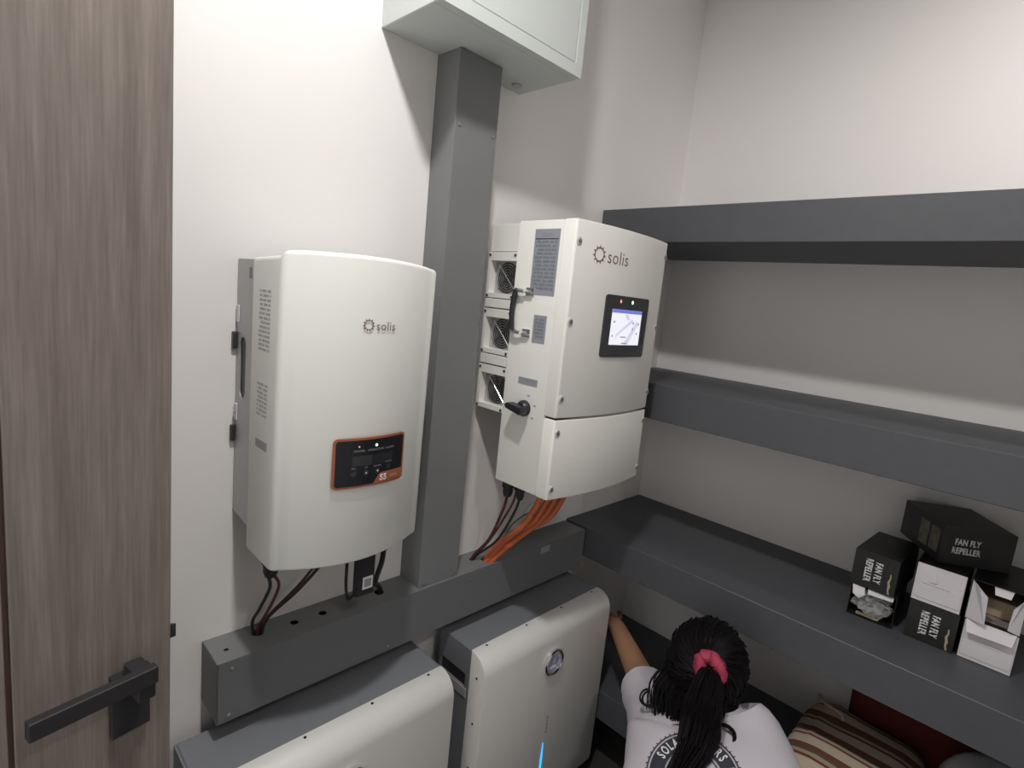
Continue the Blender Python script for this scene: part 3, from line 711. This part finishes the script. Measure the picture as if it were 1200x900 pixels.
# carton lying skewed over the stacks
cB = carton((1.717, .055, ZSH+2*CW+.0025), radians(33), 'black carton lying skewed on top of the white-ended stack', 'print_up', W=.155, H=.094, L=.19)
ol = box(.012, .050, .0776, .0781, .020, .078); box(.060, .100, .0776, .0781, .016, .078, bm=ol)
obj('side_picture', ol, BOXO, cB)

# ------------------------------------------------------------------ things on the bottom shelf
ZB = -1.2515
def pillow(x0, x1, y0, y1, z0, z1, e=.45, n=28, amp=.01, seed=0):
    t = bmesh.new(); bmesh.ops.create_icosphere(t, subdivisions=4, radius=1)
    sg = lambda v, p: math.copysign(abs(v)**p, v)
    for v in t.verts:
        c = v.co.normalized(); th = math.atan2(c.y, c.x); ph = math.asin(max(-1, min(1, c.z)))
        x = sg(cos(ph), e)*sg(cos(th), e); y = sg(cos(ph), e)*sg(sin(th), e); z = sg(sin(ph), e*1.5)
        d = noise.noise(Vector((x*2+seed, y*2, z*2)))*amp
        v.co = Vector(((x0+x1)/2+x*((x1-x0)/2+d*.3), (y0+y1)/2+y*((y1-y0)/2+d*.3), (z0+z1)/2+z*((z1-z0)/2)+d))
        v.co.z = max(z0, v.co.z); v.co.x = min(v.co.x, XR-.004)
    return t
cu = empty('striped_cushion', (1.65, .10, ZB), label='cream and brown striped cushion on the lowest shelf beside the person', cat='cushion')
obj('cover', pillow(1.475, 1.835, .05, .345, ZB, -1.085, .35, seed=3), STRIPE, cu, smooth=True)
obj('carry_strap', tube(bez([(1.80, .325, -1.105), (1.79, .325, -1.078), (1.75, .30, -1.070), (1.74, .255, -1.072), (1.74, .25, -1.10)], 8), .0045, 8), CARD, cu, smooth=True)
obj('piping', tube(bez([(1.482, .32, -1.13), (1.478, .25, -1.125), (1.478, .14, -1.125), (1.482, .07, -1.13)], 8), .007, 8), STRIPE, cu, smooth=True)
tag(obj('folded_blanket', pillow(1.850, 1.924, -.40, .26, ZB, -.93, .3, seed=8), REDB, None, True, base=(1.89, 0, ZB)), 'dark red folded blanket against the wall behind the striped cushion', 'blanket')
t = pillow(1.50, 1.80, -.55, .03, ZB+.001, -.928, .7, amp=.03, seed=15)
for v in t.verts:
    v.co += Vector((noise.noise(v.co*14), noise.noise(v.co*14+Vector((5, 0, 0))), noise.noise(v.co*14+Vector((0, 9, 0)))))*.014
    v.co.z = max(ZB+.001, v.co.z); v.co.x = min(1.84, max(1.49, v.co.x)); v.co.y = min(.045, v.co.y)
tag(obj('plastic_bag', t, PBAG, None, True, base=(1.65, -.35, ZB)), 'shiny grey plastic bag on lowest shelf at the right edge', 'bag')

# ------------------------------------------------------------------ person crouching in front of the shelves
person = empty('person', (1.05, .45, ZF), label='person in pale lilac printed shirt crouching with left arm reaching behind battery', cat='person')
def skin_mesh(verts, edges, root=0, sub=2, smooth=True):
    me = bpy.data.meshes.new('sk'); me.from_pydata([v[0] for v in verts], edges, []); me.update()
    o = bpy.data.objects.new('sk', me); COL.objects.link(o)
    m = o.modifiers.new('skin', 'SKIN'); m.use_smooth_shade = True
    sv = me.skin_vertices[0].data
    for i, v in enumerate(verts):
        r = v[1]; sv[i].radius = r if isinstance(r, tuple) else (r, r)
        sv[i].use_root = (i == root)
    s = o.modifiers.new('sub', 'SUBSURF'); s.levels = sub; s.render_levels = sub
    dg = bpy.context.evaluated_depsgraph_get(); dg.update()
    me2 = bpy.data.meshes.new_from_object(o.evaluated_get(dg)); bm = bmesh.new(); bm.from_mesh(me2)
    bpy.data.objects.remove(o); bpy.data.meshes.remove(me); bpy.data.meshes.remove(me2)
    return bm
# joints (eye-relative)
PEL = (.90, .40, -1.28); WAI = (1.02, .415, -1.20); CHE = (1.17, .44, -1.10); NKB = (1.285, .465, -1.00); NK = (1.305, .48, -.955); HD = (1.325, .495, -.875); HT = (1.335, .50, -.825)
LSH = (1.262, .575, -1.045); LEL = (1.395, .700, -1.070); LWR = (1.540, .890, -1.055); LHA = (1.568, .950, -1.06)
RSH = (1.355, .255, -1.055); REL = (1.435, .315, -1.185); RWR = (1.51, .40, -1.195); RHA = (1.545, .44, -1.20)
LHI = (.90, .49, -1.30); LKN = (1.28, .58, -1.44); LAN = (.93, .55, -1.50); LTO = (1.02, .55, -1.52)
RHI = (.90, .31, -1.30); RKN = (1.28, .25, -1.44); RAN = (.93, .28, -1.50); RTO = (1.02, .28, -1.52)
V = [(PEL, .12), (WAI, .11), (CHE, .105), (NKB, .052), (NK, .050), (HD, .078), (HT, .066),
     (LSH, .048), (LEL, .043), (LWR, .029), (LHA, (.03, .017)), (RSH, .048), (REL, .040), (RWR, .029), (RHA, (.03, .017)),
     (LHI, .085), (LKN, .058), (LAN, .04), (LTO, .03), (RHI, .085), (RKN, .058), (RAN, .04), (RTO, .03)]
E = [(0, 1), (1, 2), (2, 3), (3, 4), (4, 5), (5, 6), (2, 7), (7, 8), (8, 9), (9, 10), (2, 11), (11, 12), (12, 13), (13, 14), (0, 15), (15, 16), (16, 17), (17, 18), (0, 19), (19, 20), (20, 21), (21, 22)]
bm = skin_mesh(V, E)
def fingers(h, d, side, bm):
    h, d, side = Vector(h), Vector(d).normalized(), Vector(side).normalized()
    for k, L in enumerate((.060, .072, .077, .070, .055)):
        if k == 0: p0 = h-d*.02+side*.028; p1 = p0+side*.025+d*.02; p2 = p1+d*.025+side*.005
        else: p0 = h+d*.012+side*(.033-.019*k+.006); p1 = p0+d*L*.5+Vector((0, 0, -.004)); p2 = p0+d*L*.9+Vector((0, 0, -.018))
        tube(bez([p0, p1, p2], 4), [.0095, .0092, .009, .0088, .0086, .0084, .008, .0075, .005], 8, bm)
fingers(LHA, (.3, .6, 0), (.7, -.35, 0), bm); fingers(RHA, (.1, .6, 0), (-.7, .1, 0), bm)
# face (turned away from the camera, towards the shelves) and ears
for p, r in (((1.402, .515, -.895), (.016, .012, .020)), ((1.330, .572, -.885), (.022, .012, .032)), ((1.350, .418, -.885), (.022, .012, .032)), ((1.392, .515, -.93), (.012, .024, .008))):
    t = bmesh.new(); bmesh.ops.create_icosphere(t, subdivisions=2, radius=1)
    for v in t.verts: v.co = Vector((p[0]+v.co.x*r[0], p[1]+v.co.y*r[1], p[2]+v.co.z*r[2]))
    join(bm, t)
body = obj('body', bm, SKIN, person, smooth=True)
for yy in (.485, .545): obj('eye', lathe([(.001, .004), (.009, .002), (.011, -.003), (.001, -.006)], (1.392, yy, -.878), 'x', 12), BLK, body)
# shirt
def mid(a, b, t): return tuple(a[i]+(b[i]-a[i])*t for i in range(3))
LSE = mid(LSH, LEL, .80); RSE = mid(RSH, REL, .85)
LAT = Vector((.243, -.97, 0)).normalized()
def loft(rings, n=36):
    t = bmesh.new(); C = [Vector(r[0]) for r in rings]; rr = []
    for i, (c, a, b_) in enumerate(rings):
        T = (C[min(i+1, len(C)-1)]-C[max(i-1, 0)]).normalized(); B = LAT.cross(T).normalized(); A = T.cross(B).normalized()
        rr.append([t.verts.new(Vector(c)+A*math.copysign(abs(cos(2*pi*k/n))**.95, cos(2*pi*k/n))*a+B*math.copysign(abs(sin(2*pi*k/n))**.9, sin(2*pi*k/n))*b_) for k in range(n)])
    for i in range(len(rr)-1):
        for k in range(n): t.faces.new((rr[i][k], rr[i][(k+1) % n], rr[i+1][(k+1) % n], rr[i+1][k]))
    return t
def dens(keys, n=5):
    out = []
    P = bez([k[0] for k in keys], n); AB = bez([(k[1], k[2], 0) for k in keys], n)
    return [(tuple(p), ab.x, ab.y) for p, ab in zip(P, AB)]
bm = loft(dens([((.90, .36, -1.29), .155, .13), ((1.02, .375, -1.20), .158, .120), ((1.15, .395, -1.115), .180, .122), ((1.245, .412, -1.055), .208, .105), ((1.295, .435, -1.015), .165, .078), ((1.308, .463, -.985), .110, .070), ((1.312, .473, -.955), .074, .064)]))
for (p0, p1, ra, rb) in ((Vector((1.215, .485, -1.075)), Vector(LSE), .105, .063), (Vector((1.28, .34, -1.07)), Vector(RSE), .105, .070)):
    pts = [p0.lerp(p1, k/7) for k in range(8)]; tube(pts, [ra+(rb-ra)*k/7+.004*sin(k*2.2) for k in range(8)], 24, bm, caps=False)
    d = (p1-p0).normalized(); tube([p1-d*.012, p1+d*.002], rb+.003, 24, bm, caps=False)
bmesh.ops.recalc_face_normals(bm, faces=bm.faces[:])
for v in bm.verts:
    v.co += v.normal*(noise.noise(v.co*9)*.009+noise.noise(v.co*24)*.004)
bv = BVHTree.FromBMesh(bm)
shirt = obj('shirt', bm, SHIRT, person, smooth=True)
V = [(PEL, .142), (LHI, .105), (LKN, .072), (LAN, .05), (RHI, .105), (RKN, .072), (RAN, .05)]
obj('trousers', skin_mesh(V, [(0, 1), (1, 2), (2, 3), (0, 4), (4, 5), (5, 6)]), TROU, person, smooth=True)
# printed ring on the back of the shirt, projected onto the cloth
PC = Vector((1.121, .405, -1.016)); PT = Vector((.83, .12, .55)).normalized(); PNn = -PT.cross(LAT).normalized()
PU = LAT.copy(); PV = PT.copy()
def on_shirt(bm, eps):
    for v in bm.verts:
        q = PC+PU*v.co.x+PV*v.co.y
        h = bv.ray_cast(q+PNn*.3, -PNn)
        v.co = (h[0] if h[0] else q)+PNn*eps
    return bm
def sector(r0, r1, a0, a1, n=40, m=3):
    t = bmesh.new(); g = [[t.verts.new(((r0+(r1-r0)*j/m)*cos(a0+(a1-a0)*i/n), (r0+(r1-r0)*j/m)*sin(a0+(a1-a0)*i/n), 0)) for j in range(m+1)] for i in range(n+1)]
    for i in range(n):
        for j in range(m): t.faces.new((g[i][j], g[i+1][j], g[i+1][j+1], g[i][j+1]))
    return t
pr = sector(.062, .094, radians(-20), radians(200), 60, 4)
join(pr, sector(.0985, .101, radians(-20), radians(200), 60, 1)); join(pr, sector(.0545, .057, radians(-20), radians(200), 60, 1))
for k in range(34):
    a = radians(-20+220*k/33); t = sector(.101, .1045, a-.012, a+.012, 2, 1); join(pr, t)
join(pr, sector(.034, .0355, radians(-20), radians(200), 40, 1))
pr = on_shirt(pr, .0035); obj('print_ring', pr, NAVY, shirt, fix=False)
txt = 'SOLAR OWNERS MA'
lt = bmesh.new()
for k, ch in enumerate(txt):
    if ch == ' ': continue
    a = radians(170-10.2*k)
    t = textbm(ch, .029, 'CENTER', .0008, xs=.56); subdiv(t, .012); M = Matrix.Rotation(a-pi/2, 4, 'Z')
    for v in t.verts: v.co = M @ Vector((v.co.x, v.co.y+.078, 0))
    join(lt, t)
obj('print_lettering', on_shirt(lt, .0055), WHITEP, shirt, fix=False)
# hair
HC = Vector((1.328, .496, -.868)); SC = Vector((1.262, .462, -.835))     # head centre, scrunchie
bm = bmesh.new(); bmesh.ops.create_icosphere(bm, subdivisions=4, radius=1)
for v in bm.verts:
    c = v.co.copy(); face = max(0, c.x*.9+c.y*.2-c.z*.5-.2)
    r = 1.0+noise.noise(c*3)*.05-face*.28
    v.co = HC+Vector((c.x*.102*r, c.y*.096*r, c.z*.112*r))
for k in range(240):                    # strands combed towards the scrunchie
    th = random.uniform(0, 2*pi); ph = random.uniform(.15, 2.0)
    ax = (SC-HC).normalized(); s1 = ax.orthogonal().normalized(); s2 = ax.cross(s1); pts = []
    for i in range(6):
        p = ph*(1-i/5); d = ax*cos(p)+(s1*cos(th+.15*i)+s2*sin(th+.15*i))*sin(p)
        pts.append(HC+Vector((d.x*.105, d.y*.099, d.z*.115))*random.uniform(.985, 1.02))
    tube(pts, random.uniform(.0012, .0026), 4, bm)
tail = [SC+Vector((-.01, -.005, .0)), SC+Vector((-.055, -.025, .005)), SC+Vector((-.085, -.030, -.05)), SC+Vector((-.085, -.030, -.10)), SC+Vector((-.115, -.034, -.14)), SC+Vector((-.175, -.036, -.165))]
for k in range(230):
    a = random.uniform(0, 2*pi); rr = math.sqrt(random.random())
    fr_ = [.012, .030, .042, .046, .040, .026]
    L = random.randint(4, 6)
    pts = [tail[i]+Vector((0, cos(a), sin(a)*.75))*fr_[i]*rr+Vector((random.uniform(-1, 1), random.uniform(-1, 1), random.uniform(-1, 1)))*.004 for i in range(L)]
    tube(bez(pts, 4), random.uniform(.0014, .0026), 4, bm)
for k in range(320):                     # loose nape hair falling over the neck and shoulders
    a = random.uniform(-1, 1); y = HC.y+a*.085
    st = Vector((1.255+abs(a)*.03, y, -.89)); e_ = Vector((1.215+random.uniform(-.02, .03), y-a*.012+random.uniform(-.016, .016), -.978+random.uniform(-.022, .025)))
    tube(bez([st, (st+e_)/2+Vector((-.02, a*.012, .006)), e_], 4), random.uniform(.001, .0022), 4, bm)
def curl(c, r, n=14, u=Vector((.35, -.9, 0)), w_=Vector((.5, 0, .85)), a0=0, a1=4.6):
    for s in range(7):
        o_ = Vector((random.uniform(-1, 1), random.uniform(-1, 1), random.uniform(-1, 1)))*.004
        tube([Vector(c)+o_+u*r*cos(a0+(a1-a0)*i/n)+w_*r*sin(a0+(a1-a0)*i/n) for i in range(n+1)], .002, 4, bm)
curl((1.225, .395, -.955), .026); curl((1.21, .58, -.965), .020, a0=2, a1=6)
obj('hair', bm, HAIR, person, smooth=True)
# scrunchie
axs = Vector((-.80, -.32, .50)).normalized(); s1 = axs.orthogonal().normalized(); s2 = axs.cross(s1)
sc0 = SC+axs*.026
pts, rad_ = [], []
for i in range(48):
    a = 2*pi*i/48; pts.append(sc0+(s1*cos(a)+s2*sin(a))*(.024+.003*sin(a*9))+axs*.004*sin(a*7)); rad_.append(.0155+.0035*sin(a*11))
obj('scrunchie', tube(pts, rad_, 10, closed=True), SCRUN, person, smooth=True)
